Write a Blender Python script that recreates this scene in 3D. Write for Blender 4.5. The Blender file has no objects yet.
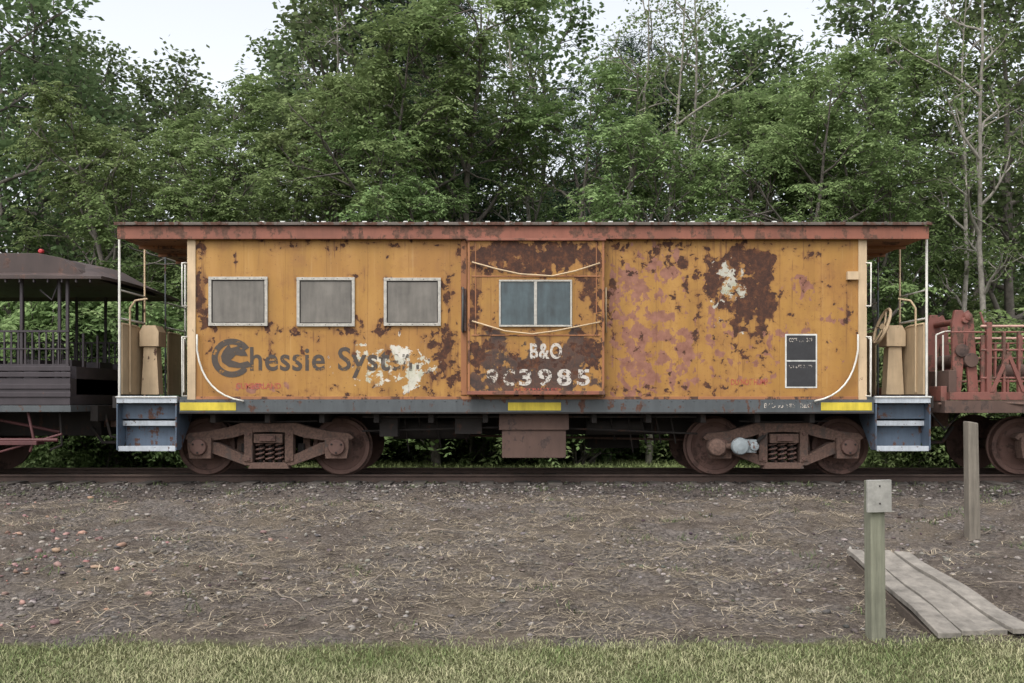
import bpy, math, random
import numpy as np
from mathutils import Vector
R=random.Random(7)
scene=bpy.context.scene
F=931.0; CZ=1.2; HY=399.0
def X(px,y=0.0): return (px-512.0)*(14.0+y)/F
def Z(py,y=0.0): return CZ+(HY-py)*(14.0+y)/F

# ------------------------------------------------------------ helpers
def link(o,parent=None):
    scene.collection.objects.link(o)
    if parent is not None: o.parent=parent
    return o
def empty(name,loc=(0,0,0)):
    e=bpy.data.objects.new(name,None); e.location=loc; e.empty_display_size=0.3
    scene.collection.objects.link(e); return e
def np_mesh(name,verts,faces,mats=(),col=None,smooth=False):
    me=bpy.data.meshes.new(name)
    verts=np.asarray(verts,dtype=np.float32); faces=np.asarray(faces,dtype=np.int32)
    n,k=faces.shape
    me.vertices.add(len(verts)); me.vertices.foreach_set('co',verts.ravel())
    me.loops.add(n*k); me.loops.foreach_set('vertex_index',faces.ravel())
    me.polygons.add(n); me.polygons.foreach_set('loop_start',np.arange(0,n*k,k,dtype=np.int32))
    if smooth: me.polygons.foreach_set('use_smooth',np.ones(n,dtype=bool))
    me.update(calc_edges=True)
    if col is not None:
        a=me.color_attributes.new(name='mask',type='FLOAT_COLOR',domain='POINT')
        a.data.foreach_set('color',np.asarray(col,dtype=np.float32).ravel())
    for m in mats: me.materials.append(m)
    return me
class MB:
    def __init__(s,name): s.n=name; s.v=[]; s.f=[]; s.m=[]; s.sm=[]; s.mats=[]
    def mi(s,m):
        if m not in s.mats: s.mats.append(m)
        return s.mats.index(m)
    def add(s,vs,fs,mat,smooth=False):
        b=len(s.v); s.v+= [tuple(v) for v in vs]; i=s.mi(mat)
        for k,f in enumerate(fs):
            s.f.append([b+j for j in f]); s.m.append(i)
            s.sm.append(smooth[k] if isinstance(smooth,list) else smooth)
    def box(s,x0,x1,y0,y1,z0,z1,mat):
        if x0>x1:x0,x1=x1,x0
        if y0>y1:y0,y1=y1,y0
        if z0>z1:z0,z1=z1,z0
        vs=[(x0,y0,z0),(x1,y0,z0),(x1,y1,z0),(x0,y1,z0),(x0,y0,z1),(x1,y0,z1),(x1,y1,z1),(x0,y1,z1)]
        s.add(vs,[(0,3,2,1),(4,5,6,7),(0,1,5,4),(1,2,6,5),(2,3,7,6),(3,0,4,7)],mat)
    def prism(s,pts,y0,y1,mat):
        n=len(pts)
        area=sum(pts[i][0]*pts[(i+1)%n][1]-pts[(i+1)%n][0]*pts[i][1] for i in range(n))
        if area<0: pts=pts[::-1]
        vs=[(p[0],y0,p[1]) for p in pts]+[(p[0],y1,p[1]) for p in pts]
        fs=[tuple(range(n)),tuple(range(2*n-1,n-1,-1))]
        for i in range(n):
            j=(i+1)%n; fs.append((i,i+n,j+n,j))
        s.add(vs,fs,mat)
    def xprism(s,pts,x0,x1,mat):
        n=len(pts)
        vs=[(x0,p[0],p[1]) for p in pts]+[(x1,p[0],p[1]) for p in pts]
        fs=[tuple(range(n-1,-1,-1)),tuple(range(n,2*n))]
        for i in range(n):
            j=(i+1)%n; fs.append((i,j,j+n,i+n))
        s.add(vs,fs,mat)
    def tube(s,pts,r,mat,n=8,r1=None):
        pts=[Vector(p) for p in pts]; k=len(pts)
        vs=[];fs=[];sm=[]
        prev=None
        for i,p in enumerate(pts):
            if i==0: t=pts[1]-pts[0]
            elif i==k-1: t=pts[-1]-pts[-2]
            else: t=(pts[i+1]-pts[i]).normalized()+(pts[i]-pts[i-1]).normalized()
            t.normalize()
            if prev is None:
                a=Vector((0,0,1)) if abs(t.z)<0.9 else Vector((1,0,0))
                u=t.cross(a).normalized()
            else:
                u=(prev-t*prev.dot(t)).normalized()
            prev=u; w=t.cross(u)
            rr=r if r1 is None else r+(r1-r)*i/(k-1)
            for j in range(n):
                a=2*math.pi*j/n; vs.append(p+(u*math.cos(a)+w*math.sin(a))*rr)
        for i in range(k-1):
            for j in range(n):
                j2=(j+1)%n; fs.append((i*n+j,i*n+j2,(i+1)*n+j2,(i+1)*n+j)); sm.append(True)
        fs.append(tuple(range(n-1,-1,-1))); sm.append(False)
        fs.append(tuple((k-1)*n+j for j in range(n))); sm.append(False)
        s.add(vs,fs,mat,sm)
    def lathe_y(s,cx,cy,cz,prof,mat,n=40):
        vs=[];fs=[];k=len(prof)
        for (r,dy) in prof:
            for j in range(n):
                a=2*math.pi*j/n; vs.append((cx+r*math.cos(a),cy+dy,cz+r*math.sin(a)))
        for i in range(k-1):
            for j in range(n):
                j2=(j+1)%n; fs.append((i*n+j,i*n+j2,(i+1)*n+j2,(i+1)*n+j))
        fs.append(tuple(range(n-1,-1,-1))); fs.append(tuple((k-1)*n+j for j in range(n)))
        s.add(vs,fs,mat)
    def build(s,parent=None,bevel=0.0):
        me=bpy.data.meshes.new(s.n); me.from_pydata(s.v,[],s.f)
        for m in s.mats: me.materials.append(m)
        me.polygons.foreach_set('material_index',s.m); me.polygons.foreach_set('use_smooth',s.sm)
        me.update()
        o=bpy.data.objects.new(s.n,me); link(o,parent)
        if bevel>0:
            b=o.modifiers.new('bevel','BEVEL'); b.width=bevel; b.segments=2; b.limit_method='ANGLE'; b.angle_limit=math.radians(40)
        return o

# ------------------------------------------------------------ materials
class NT:
    def __init__(s,name):
        s.m=bpy.data.materials.new(name); s.m.use_nodes=True; s.t=s.m.node_tree; s.n=s.t.nodes
        s.b=s.n['Principled BSDF']; s.out=s.n['Material Output']
        s.geo=s.n.new('ShaderNodeNewGeometry'); s.tc=s.n.new('ShaderNodeTexCoord')
    def L(s,a,b): s.t.links.new(a,b)
    def map(s,scale=(1,1,1),src=None):
        m=s.n.new('ShaderNodeMapping'); m.inputs['Scale'].default_value=scale
        s.L(src or s.tc.outputs['Object'],m.inputs['Vector']); return m.outputs['Vector']
    def noise(s,scale,detail=5,rough=0.6,vec=None,dist=0.0):
        n=s.n.new('ShaderNodeTexNoise'); n.inputs['Scale'].default_value=scale; n.inputs['Detail'].default_value=detail
        n.inputs['Roughness'].default_value=rough; n.inputs['Distortion'].default_value=dist
        s.L(vec or s.tc.outputs['Object'],n.inputs['Vector']); return n.outputs['Fac']
    def math(s,op,a,b=None,c=None,clamp=False):
        n=s.n.new('ShaderNodeMath'); n.operation=op; n.use_clamp=clamp
        for i,v in enumerate((a,b,c)):
            if v is None: continue
            if isinstance(v,(int,float)): n.inputs[i].default_value=v
            else: s.L(v,n.inputs[i])
        return n.outputs[0]
    def ramp(s,fac,stops,interp='LINEAR'):
        r=s.n.new('ShaderNodeValToRGB'); r.color_ramp.interpolation=interp
        e=r.color_ramp.elements
        while len(e)<len(stops): e.new(0.5)
        for i,(p,c) in enumerate(stops):
            e[i].position=p; e[i].color=(c,c,c,1) if isinstance(c,(int,float)) else (*c,1)
        s.L(fac,r.inputs['Fac']); return r.outputs['Color']
    def mix(s,fac,a,b,mode='MIX'):
        n=s.n.new('ShaderNodeMix'); n.data_type='RGBA'; n.blend_type=mode
        if isinstance(fac,(int,float)): n.inputs[0].default_value=fac
        else: s.L(fac,n.inputs[0])
        for v,i in ((a,6),(b,7)):
            if isinstance(v,tuple): n.inputs[i].default_value=(*v,1)
            else: s.L(v,n.inputs[i])
        return n.outputs[2]
    def smooth(s,v,lo,hi):
        n=s.n.new('ShaderNodeMapRange'); n.interpolation_type='SMOOTHSTEP'
        n.inputs[1].default_value=lo; n.inputs[2].default_value=hi
        s.L(v,n.inputs[0]); return n.outputs[0]
    def bump(s,h,strength=0.3,dist=0.01):
        b=s.n.new('ShaderNodeBump'); b.inputs['Strength'].default_value=strength; b.inputs['Distance'].default_value=dist
        s.L(h,b.inputs['Height']); s.L(b.outputs['Normal'],s.b.inputs['Normal'])
    def color(s,c):
        if isinstance(c,tuple): s.b.inputs['Base Color'].default_value=(*c,1)
        else: s.L(c,s.b.inputs['Base Color'])
    def rough(s,v):
        if isinstance(v,(int,float)): s.b.inputs['Roughness'].default_value=v
        else: s.L(v,s.b.inputs['Roughness'])

def weathered(name,base,rust=(0.075,0.036,0.024),amount=0.5,scale=6,rough=0.65,var=0.3,streak=True,metal=0.0):
    k=NT(name)
    n1=k.noise(scale*0.4,4); n2=k.noise(scale,8,0.7); 
    v=k.map((scale*1.6,scale*1.6,scale*0.18)); n3=k.noise(1.0,6,0.7,vec=v)
    dark=tuple(c*(1-var) for c in base); lite=tuple(min(1,c*(1+var*0.6)) for c in base)
    c=k.ramp(k.math('ADD',k.math('MULTIPLY',n1,0.5),k.math('MULTIPLY',n3,0.5)),[(0.35,dark),(0.65,lite)])
    m=k.math('ADD',k.math('MULTIPLY',n2,0.6),k.math('MULTIPLY',n3 if streak else n1,0.4))
    mask=k.smooth(m,0.80-amount*0.5,0.84-amount*0.5)
    rc=k.ramp(k.noise(scale*5,4),[(0.3,tuple(x*0.55 for x in rust)),(0.7,tuple(x*1.4 for x in rust))])
    c=k.mix(mask,c,rc)
    k.color(c); k.rough(k.ramp(mask,[(0,rough),(1,0.9)])); k.b.inputs['Metallic'].default_value=metal
    k.bump(k.math('ADD',n2,k.math('MULTIPLY',mask,0.5)),0.3,0.006)
    return k.m

def paint_mat():
    k=NT('weathered_orange_paint')
    at=k.n.new('ShaderNodeAttribute'); at.attribute_name='mask'
    sep=k.n.new('ShaderNodeSeparateColor'); k.L(at.outputs['Color'],sep.inputs[0])
    r,g,b,a=sep.outputs[0],sep.outputs[1],sep.outputs[2],at.outputs['Alpha']
    nf=k.noise(7,10,0.66,dist=0.25); nb=k.noise(4,5,0.6,dist=0.4); ng=k.noise(5.5,9,0.62,vec=k.map((1,1,.8)),dist=.2)
    st=k.noise(1.0,5,0.55,vec=k.map((3.5,3.5,0.5))); st2=k.noise(1.0,5,0.6,vec=k.map((17,17,0.8)))
    big=k.noise(0.6,3); md=k.noise(2.6,7,.65)
    base=k.ramp(st,[(0.25,(0.245,0.125,0.030)),(0.5,(0.325,0.168,0.038)),(0.75,(0.395,0.215,0.060))])
    base=k.mix(k.math('MULTIPLY',k.smooth(big,0.42,0.62),0.5),base,(0.275,0.125,0.034))
    base=k.mix(k.math('MULTIPLY',k.smooth(md,0.48,0.70),0.5),base,(0.23,0.105,0.034))
    strk=k.math('MULTIPLY',k.smooth(st2,0.55,0.74),k.smooth(nb,.40,.62))
    base=k.mix(k.math('MULTIPLY',strk,0.65),base,(0.16,0.064,0.024))
    base=k.mix(k.math('MULTIPLY',k.smooth(st2,0.42,0.25),0.28),base,(0.45,0.30,0.13))
    def msk(ch,amt,lo,hi,n): return k.smooth(k.math('ADD',ch,k.math('MULTIPLY',k.math('SUBTRACT',n,0.5),amt)),lo,hi)
    halo=k.math('MULTIPLY',msk(r,1.8,0.22,0.6,nf),0.55)
    c=k.mix(halo,base,(0.19,0.078,0.026))
    run=k.math('MULTIPLY',msk(r,2.2,0.48,0.74,st2),0.6)
    c=k.mix(run,c,(0.115,0.044,0.018))
    pk=k.ramp(k.noise(9,6),[(0.35,(0.165,0.066,0.048)),(0.65,(0.265,0.120,0.090))])
    c=k.mix(k.math('MULTIPLY',msk(g,2.4,0.54,0.60,ng),0.9),c,pk)
    pl=k.ramp(nb,[(0.35,(0.36,0.39,0.30)),(0.6,(0.60,0.58,0.52))])
    c=k.mix(k.math('MULTIPLY',msk(b,2.8,0.55,0.64,nf),0.85),c,pl)
    dk=k.ramp(nf,[(0.35,(0.032,0.021,0.018)),(0.65,(0.10,0.050,0.032))])
    c=k.mix(msk(a,2.0,0.46,0.60,ng),c,dk)
    rs=k.ramp(k.noise(11,7,0.75),[(0.3,(0.028,0.016,0.014)),(0.5,(0.060,0.028,0.019)),(0.72,(0.15,0.060,0.026))])
    rm=k.math('MULTIPLY',msk(r,2.2,0.50,0.56,nf),k.math('SUBTRACT',1.0,k.math('MULTIPLY',msk(b,3.2,0.62,0.68,ng),.85)))
    c=k.mix(rm,c,rs)
    pin=k.smooth(k.noise(26,4,0.6),0.635,0.68)
    c=k.mix(k.math('MULTIPLY',pin,0.75),c,(0.09,0.036,0.020))
    k.rough(k.ramp(rm,[(0,0.55),(1,0.92)])); k.b.inputs['Specular IOR Level'].default_value=.35
    sx=k.n.new('ShaderNodeSeparateXYZ'); k.L(k.tc.outputs['Object'],sx.inputs[0])
    fr=k.math('FRACT',k.math('MULTIPLY',sx.outputs[0],1/0.62)); seam=k.smooth(k.math('ABSOLUTE',k.math('SUBTRACT',fr,0.5)),0.0,0.014)
    oil=k.noise(1.6,2)
    h=k.math('ADD',k.math('MULTIPLY',seam,0.4),k.math('ADD',k.math('MULTIPLY',rm,-0.35),k.math('MULTIPLY',oil,1.5)))
    h=k.math('ADD',h,k.math('MULTIPLY',nf,0.3))
    k.bump(h,0.45,0.012)
    k.color(k.mix(k.math('MULTIPLY',k.math('SUBTRACT',1.0,seam),0.28),c,(0.14,0.055,0.018)))
    return k.m
PAINT=paint_mat()
def simple(name,base,rough=0.6,metal=0,var=0.25,scale=8,bump=0.2):
    k=NT(name); n=k.noise(scale,7,0.65); n2=k.noise(scale*6,4)
    c=k.ramp(k.math('ADD',k.math('MULTIPLY',n,0.7),k.math('MULTIPLY',n2,0.3)),[(0.35,tuple(x*(1-var) for x in base)),(0.65,tuple(min(1,x*(1+var)) for x in base))])
    k.color(c); k.rough(rough); k.b.inputs['Metallic'].default_value=metal
    if bump: k.bump(n2,bump,0.004)
    return k.m
def decal(name,base,keep=0.5,rough=0.6,scale=12,op=.92):
    k=NT(name); k.color(k.ramp(k.noise(20,4),[(0.3,tuple(x*0.75 for x in base)),(0.7,base)])); k.rough(rough)
    n=k.noise(scale,8,0.72); m=k.smooth(n,0.62-keep*0.35,0.68-keep*0.35)
    m=k.math('MULTIPLY',m,op)
    k.L(m,k.b.inputs['Alpha']); return k.m
CREAM=weathered('cream_paint',(0.50,0.37,0.23),amount=0.38,scale=5)
ROOFRED=weathered('roof_red_brown',(0.215,0.074,0.044),rust=(0.11,0.055,0.038),amount=0.58,scale=4)
ROOFTOP=weathered('roof_top_metal',(0.10,0.08,0.065),amount=0.6,scale=4)
UNDERROOF=weathered('roof_underside',(0.28,0.115,0.045),amount=0.55,scale=3)
SILL=weathered('sill_grey_paint',(0.062,0.070,0.074),amount=0.5,scale=5)
YELLOW=weathered('yellow_stripe_paint',(0.52,0.41,0.035),amount=0.36,scale=10)
WHITE=weathered('white_handrail_paint',(0.62,0.60,0.54),amount=0.28,scale=14)
BLUE=weathered('step_blue_paint',(0.060,0.085,0.12),amount=0.52,scale=7)
STEPW=weathered('step_white_edge',(0.38,0.41,0.44),amount=0.45,scale=12)
TRUCK=weathered('truck_rusty_steel',(0.080,0.056,0.046),rust=(0.110,0.066,0.050),amount=0.75,scale=6,rough=0.85)
WHEEL=weathered('wheel_rust',(0.120,0.066,0.052),rust=(0.070,0.040,0.032),amount=0.55,scale=5,rough=0.8,streak=False)
DARK=weathered('underframe_dark',(0.022,0.018,0.016),rust=(0.05,0.025,0.017),amount=0.5,scale=5,rough=0.9)
BOXR=weathered('rusty_box_steel',(0.090,0.054,0.042),rust=(0.055,0.036,0.030),amount=0.55,scale=4,rough=0.9)
GREYM=weathered('galvanised_grey',(0.22,0.25,0.26),rust=(0.10,0.06,0.05),amount=.5,scale=9,rough=.6)
ALU=simple('aluminium_frame',(0.36,0.34,0.30),0.55,0.1,.3,scale=20)
BOLT=simple('bolt_metal',(0.52,0.52,0.49),0.5,0.0)
LETTERBLK=simple('stencil_black',(0.022,0.022,0.024),0.7)
def glassmat(name,c,rough=0.15,spec=0.5,var=0.2):
    k=NT(name); n=k.noise(3,5,0.6); n2=k.noise(1.0,5,0.6,vec=k.map((10,10,1.5)))
    k.color(k.ramp(k.math('ADD',k.math('MULTIPLY',n,0.5),k.math('MULTIPLY',n2,0.5)),[(0.35,tuple(x*(1-var) for x in c)),(0.65,tuple(x*(1+var) for x in c))]))
    k.rough(rough); k.b.inputs['Specular IOR Level'].default_value=spec; return k.m
GL1=glassmat('clouded_plexiglass',(0.130,0.118,0.102),0.35,0.4,.3)
GL2=glassmat('window_glass',(0.035,0.055,0.062),0.05,.6,0.6)
RAILTOP=simple('rail_steel',(0.10,0.075,0.06),0.45,0.5)
RAILS=simple('rail_rust',(0.06,0.038,0.030),0.85)
TIE=simple('sleeper_wood',(0.06,0.05,0.042),0.95)

# ------------------------------------------------------------ numpy noise
rng=np.random.default_rng(3)
TAB=rng.random((256,256))
def vn(x,y,s,o=0):
    x=np.asarray(x)*s+37.3*o+1000; y=np.asarray(y)*s+11.7*o+1000
    xi=np.floor(x).astype(int); yi=np.floor(y).astype(int); fx=x-xi; fy=y-yi
    fx=fx*fx*(3-2*fx); fy=fy*fy*(3-2*fy)
    a=TAB[xi%256,yi%256]; b=TAB[(xi+1)%256,yi%256]; c=TAB[xi%256,(yi+1)%256]; d=TAB[(xi+1)%256,(yi+1)%256]
    return (a*(1-fx)+b*fx)*(1-fy)+(c*(1-fx)+d*fx)*fy

# ------------------------------------------------------------ ground
GY=[-300,-9,-7.75,-7.35,-6.2,-3.6,-1.3,0.2,3.0,4.2,6,12,300]
GZ=[-0.55,-0.50,-0.49,-0.455,-0.35,-0.20,-0.145,-0.125,-0.125,-0.25,-0.45,-0.5,-0.5]
def gz(x,y):
    x=np.asarray(x,dtype=float); y=np.asarray(y,dtype=float)
    z=np.interp(y+ (vn(x,y*0,0.5,9)-0.5)*0.35*((y<-5)&(y>-9)),GY,GZ)
    w=np.clip((y+7.9)/1.2,0,1)*np.clip((0.3-y)/0.8,0,1)
    z=z+w*((vn(x,y,0.8,1)-0.5)*0.13+(vn(x,y,2.3,2)-0.5)*0.09+(vn(x,y,6,3)-0.5)*0.06+(vn(x,y,14,12)-0.5)*0.03)
    z=z+(1-w)*(vn(x,y,0.25,4)-0.5)*0.04*(np.abs(y-1.7)>2.2)
    return z
def gzs(x,y): return float(gz(np.array([x]),np.array([y]))[0])
def hit(px,py,h=0.0):
    for y in np.arange(-8.6,6,.01):
        x=X(px,y)
        if Z(py,y)<=gzs(x,y)+h: return Vector((x,y,gzs(x,y)+h))
    return Vector((X(px,0),0,0))
def spaced(lo,f0,f1,hi,step):
    a=list(np.arange(f0,f1,step))
    g=step; p=f0
    L=[]
    while p>lo: g*=1.35; p-=g; L.append(p)
    g=step; p=a[-1]; U=[]
    while p<hi: g*=1.35; p+=g; U.append(p)
    return np.array(L[::-1]+a+U)
gx=spaced(-300,-9,9,300,0.04); gy=spaced(-60,-9.2,1.0,300,0.035)
XX,YY=np.meshgrid(gx,gy); ZZ=gz(XX,YY)
v=np.stack([XX,YY,ZZ],-1).reshape(-1,3); nx=len(gx); ny=len(gy)
idx=np.arange(nx*ny).reshape(ny,nx)
f=np.stack([idx[:-1,:-1],idx[:-1,1:],idx[1:,1:],idx[1:,:-1]],-1).reshape(-1,4)
def ground_mat():
    k=NT('ground_dirt_and_grass')
    P=k.tc.outputs['Object']; sx=k.n.new('ShaderNodeSeparateXYZ'); k.L(P,sx.inputs[0]); yy=sx.outputs[1]
    n1=k.noise(0.9,6,0.6); n2=k.noise(5,8,0.7); n3=k.noise(35,6,0.75); n4=k.noise(110,4,0.7)
    vor=k.n.new('ShaderNodeTexVoronoi'); vor.inputs['Scale'].default_value=34; k.L(P,vor.inputs['Vector'])
    dirt=k.ramp(k.math('ADD',k.math('MULTIPLY',n2,0.5),k.math('MULTIPLY',n3,0.5)),[(0.34,(0.042,0.034,0.028)),(0.5,(0.110,0.090,0.075)),(0.66,(0.24,0.203,0.172))])
    dirt=k.mix(k.math('MULTIPLY',k.smooth(n1,0.46,0.64),0.5),dirt,(0.175,0.143,0.105))
    gravel=k.ramp(k.math('ADD',k.math('MULTIPLY',vor.outputs['Color'],.6),k.math('MULTIPLY',n3,.4)),[(0.15,(0.040,0.034,0.030)),(0.8,(0.205,0.178,0.158))])
    c=k.mix(k.smooth(k.noise(1.7,5,0.6),0.45,0.6),dirt,gravel)
    e=k.math('ADD',yy,k.math('MULTIPLY',k.math('SUBTRACT',n1,0.5),3.0))
    bal=k.ramp(vor.outputs['Color'],[(0.1,(0.030,0.025,0.022)),(0.9,(0.112,0.092,0.082))])
    c=k.mix(k.math('MULTIPLY',k.smooth(e,-2.2,-0.4),.85),c,bal)
    gr=k.ramp(n2,[(0.3,(0.05,0.07,0.025)),(0.7,(0.16,0.19,0.085))])
    c=k.mix(k.smooth(e,3.2,4.6),c,gr)
    e2=k.math('ADD',yy,k.math('MULTIPLY',k.math('SUBTRACT',k.noise(2.2,5,0.65),0.5),0.7))
    lawn=k.ramp(k.math('ADD',k.math('MULTIPLY',n3,0.6),k.math('MULTIPLY',n1,0.4)),[(0.3,(0.06,0.07,0.025)),(0.7,(0.16,0.155,0.075))])
    c=k.mix(k.smooth(e2,-7.50,-7.75),c,lawn)
    k.color(c); k.rough(0.95); k.b.inputs['Specular IOR Level'].default_value=0.12
    h=k.math('ADD',k.math('ADD',k.math('MULTIPLY',n3,0.8),k.math('MULTIPLY',n4,0.3)),k.math('MULTIPLY',vor.outputs['Distance'],-0.5))
    k.bump(h,1.0,0.04)
    return k.m
gm=np_mesh('ground',v,f,[ground_mat()],smooth=True); link(bpy.data.objects.new('ground',gm))

def stones(name,xs,ys,size,mat,cols,sink=0.3):
    t=(1+5**.5)/2
    iv=np.array([(-1,t,0),(1,t,0),(-1,-t,0),(1,-t,0),(0,-1,t),(0,1,t),(0,-1,-t),(0,1,-t),(t,0,-1),(t,0,1),(-t,0,-1),(-t,0,1)])/1.9
    fc=np.array([(0,11,5),(0,5,1),(0,1,7),(0,7,10),(0,10,11),(1,5,9),(5,11,4),(11,10,2),(10,7,6),(7,1,8),(3,9,4),(3,4,2),(3,2,6),(3,6,8),(3,8,9),(4,9,5),(2,4,11),(6,2,10),(8,6,7),(9,8,1)])
    n=len(xs)
    V=iv[None]*(1+rng.uniform(-.35,.35,(n,12,1)))*rng.uniform(0.55,1.35,(n,1,3))*np.array([1,1,0.6])
    a=rng.uniform(0,6.28,n); c,s=np.cos(a)[:,None],np.sin(a)[:,None]
    V=np.stack([V[...,0]*c-V[...,1]*s,V[...,0]*s+V[...,1]*c,V[...,2]],-1)*size[:,None,None]
    z=gz(xs,ys)+size*sink
    V=V+np.stack([xs,ys,z],-1)[:,None]
    FF=(fc[None]+(np.arange(n)*12)[:,None,None]).reshape(-1,3)
    C=np.repeat(np.concatenate([cols,np.ones((n,1))],1)[:,None],12,1).reshape(-1,4)
    me=np_mesh(name,V.reshape(-1,3),FF,[mat],col=C); return link(bpy.data.objects.new(name,me))
k=NT('stone'); at=k.n.new('ShaderNodeAttribute'); at.attribute_name='mask'
k.color(k.mix(0.5,at.outputs['Color'],k.ramp(k.noise(30,4),[(0.3,0.5),(0.7,1.0)]),'MULTIPLY')); k.rough(0.95); k.b.inputs['Specular IOR Level'].default_value=.2; STONE=k.m
N=26000
xs=rng.uniform(-10,10,N); ys=-7.5+7.9*rng.random(N)**0.9
keep=vn(xs,ys,0.7,5)+rng.uniform(-.35,.35,N)>0.40; xs,ys=xs[keep],ys[keep]; n=len(xs)
sz=0.006+0.026*rng.random(n)**4
g=rng.uniform(0.05,0.32,(n,1)); cols=g*np.array([1,0.89,0.80])+rng.uniform(-.01,.01,(n,3))
stones('gravel',xs,ys,sz,STONE,np.clip(cols,0.02,1))
N=9000; xs=rng.uniform(-14,14,N); ys=rng.uniform(-1.2,3.6,N); sz=rng.uniform(0.012,0.032,N)
g=rng.uniform(0.03,0.14,(N,1)); stones('track_ballast',xs,ys,sz,STONE,g*np.array([1,0.88,0.8]))
N=230; px=np.concatenate([rng.normal(-6.0,0.8,160),rng.uniform(-7,-2,70)]); ys=np.clip(rng.normal(-4.6,1.7,N),-7.2,-1.5); px=px*(14+ys)/11.5
sz=0.008+0.034*rng.random(N)**2.4; stones('brick_rubble',px,ys,sz,STONE,rng.uniform(0.6,1.3,(N,1))*np.array([0.30,0.19,0.16])*rng.uniform(.85,1.15,(N,3)))

def blades(name,bx,by,L,w,az,lean,mat,cols,curve=0.3,z0=0.0):
    n=len(bx); bz=gz(bx,by)+z0
    d=np.stack([np.cos(az)*np.cos(lean),np.sin(az)*np.cos(lean),np.sin(lean)],-1)
    sd=np.stack([-np.sin(az),np.cos(az),np.zeros(n)],-1)*(w/2)[:,None]
    side2=rng.normal(0,curve,(n,1))*np.stack([-np.sin(az),np.cos(az),np.zeros(n)],-1)
    p0=np.stack([bx,by,bz],-1); p1=p0+d*(L*0.55)[:,None]
    d2=d+side2; d2[:,2]-=np.sin(lean)*0.5
    p2=p1+d2*(L*0.45)[:,None]
    V=np.stack([p0-sd,p0+sd,p1+sd*0.9,p1-sd*0.9,p2+sd*0.25,p2-sd*0.25],1)
    b=(np.arange(n)*6)[:,None]
    FF=np.concatenate([b+np.array([[0,1,2,3]]),b+np.array([[3,2,4,5]])],0)
    C=np.repeat(np.concatenate([cols,np.ones((n,1))],1)[:,None],6,1).reshape(-1,4)
    me=np_mesh(name,V.reshape(-1,3),FF,[mat],col=C); return link(bpy.data.objects.new(name,me))
k=NT('dry_blade'); at=k.n.new('ShaderNodeAttribute'); at.attribute_name='mask'; k.color(at.outputs['Color']); k.rough(0.8); k.b.inputs['Specular IOR Level'].default_value=0.2; BL=k.m
N=85000
xs=rng.uniform(-9,9,N); ys=rng.uniform(-7.5,-1.0,N)
den=0.42*vn(xs,ys,0.9,6)+0.42*vn(xs,ys,2.4,7)+0.22*vn(xs,ys,6,17)+0.20*np.exp(-((xs-0.2)/3.2)**2)-0.12*np.clip(ys+2.6,0,2)
keep=den+rng.uniform(-.1,.1,N)>0.57; xs,ys=xs[keep],ys[keep]; n=len(xs)
c=(0.22+0.95*rng.random((n,1))**1.3)*np.array([0.44,0.365,0.26])
blades('dry_straw',xs,ys,0.03+0.22*rng.random(n)**1.8,rng.uniform(0.0025,0.006,n),rng.uniform(0,6.28,n),rng.uniform(-0.02,0.3,n),BL,c,0.6,0.010)
mb=MB('fallen_sticks'); STK=simple('stick_bark',(0.22,0.18,0.14),.9)
for i in range(70):
    x=R.uniform(-7,7); y=R.uniform(-7.2,-1.5); a=R.uniform(0,6.28); L=R.uniform(.15,.6); pts=[]
    for t in range(5):
        xx=x+math.cos(a)*L*t/4+R.uniform(-.015,.015); yy=y+math.sin(a)*L*t/4+R.uniform(-.015,.015); pts.append((xx,yy,gzs(xx,yy)+.012+R.uniform(0,.02)))
    mb.tube(pts,R.uniform(.004,.009),STK,5,.002)
mb.build()
# lawn
N=170000
xs=rng.uniform(-6.8,6.8,N); ys=-9.7+2.35*rng.random(N)
edge=-7.62+(vn(xs,xs*0,1.3,8)-0.5)*0.30; keep=ys<edge+rng.normal(0,0.08,N); xs,ys=xs[keep],ys[keep]; n=len(xs)
t=np.clip(vn(xs,ys,2.0,11)[:,None]*0.75+vn(xs,ys,7.0,13)[:,None]*0.3-.05+rng.normal(0,.25,(n,1)),0,1)
c=(1-t)*np.array([0.11,0.150,0.050])+t*np.array([0.36,0.34,0.20]); c*=rng.uniform(0.6,1.2,(n,1))
blades('lawn_grass',xs,ys,rng.uniform(0.02,0.055,n),rng.uniform(0.003,0.005,n),rng.uniform(0,6.28,n),rng.uniform(0.3,1.3,n),BL,c,0.4)
N=45000; xs=rng.uniform(-16,16,N); ys=rng.uniform(4.0,13,N)
c=rng.uniform(0.6,1.2,(N,1))*np.array([0.19,0.23,0.09])
blades('rough_grass',xs,ys,rng.uniform(0.05,0.20,N),rng.uniform(0.008,0.014,N),rng.uniform(0,6.28,N),rng.uniform(0.7,1.4,N),BL,c,0.4)
N=3600; cl=rng.uniform(-8,8,(170)); cy=np.concatenate([rng.uniform(-7.3,-1,80),rng.uniform(-.9,.5,90)]); i=rng.integers(0,170,N)
xs=cl[i]+rng.normal(0,.07,N); ys=cy[i]+rng.normal(0,.05,N)
blades('weeds',xs,ys,rng.uniform(0.03,0.11,N),rng.uniform(0.004,0.009,N),rng.uniform(0,6.28,N),rng.uniform(0.4,1.2,N),BL,rng.uniform(0.6,1.2,(N,1))*np.array([0.085,0.11,0.045]),0.4)

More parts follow.
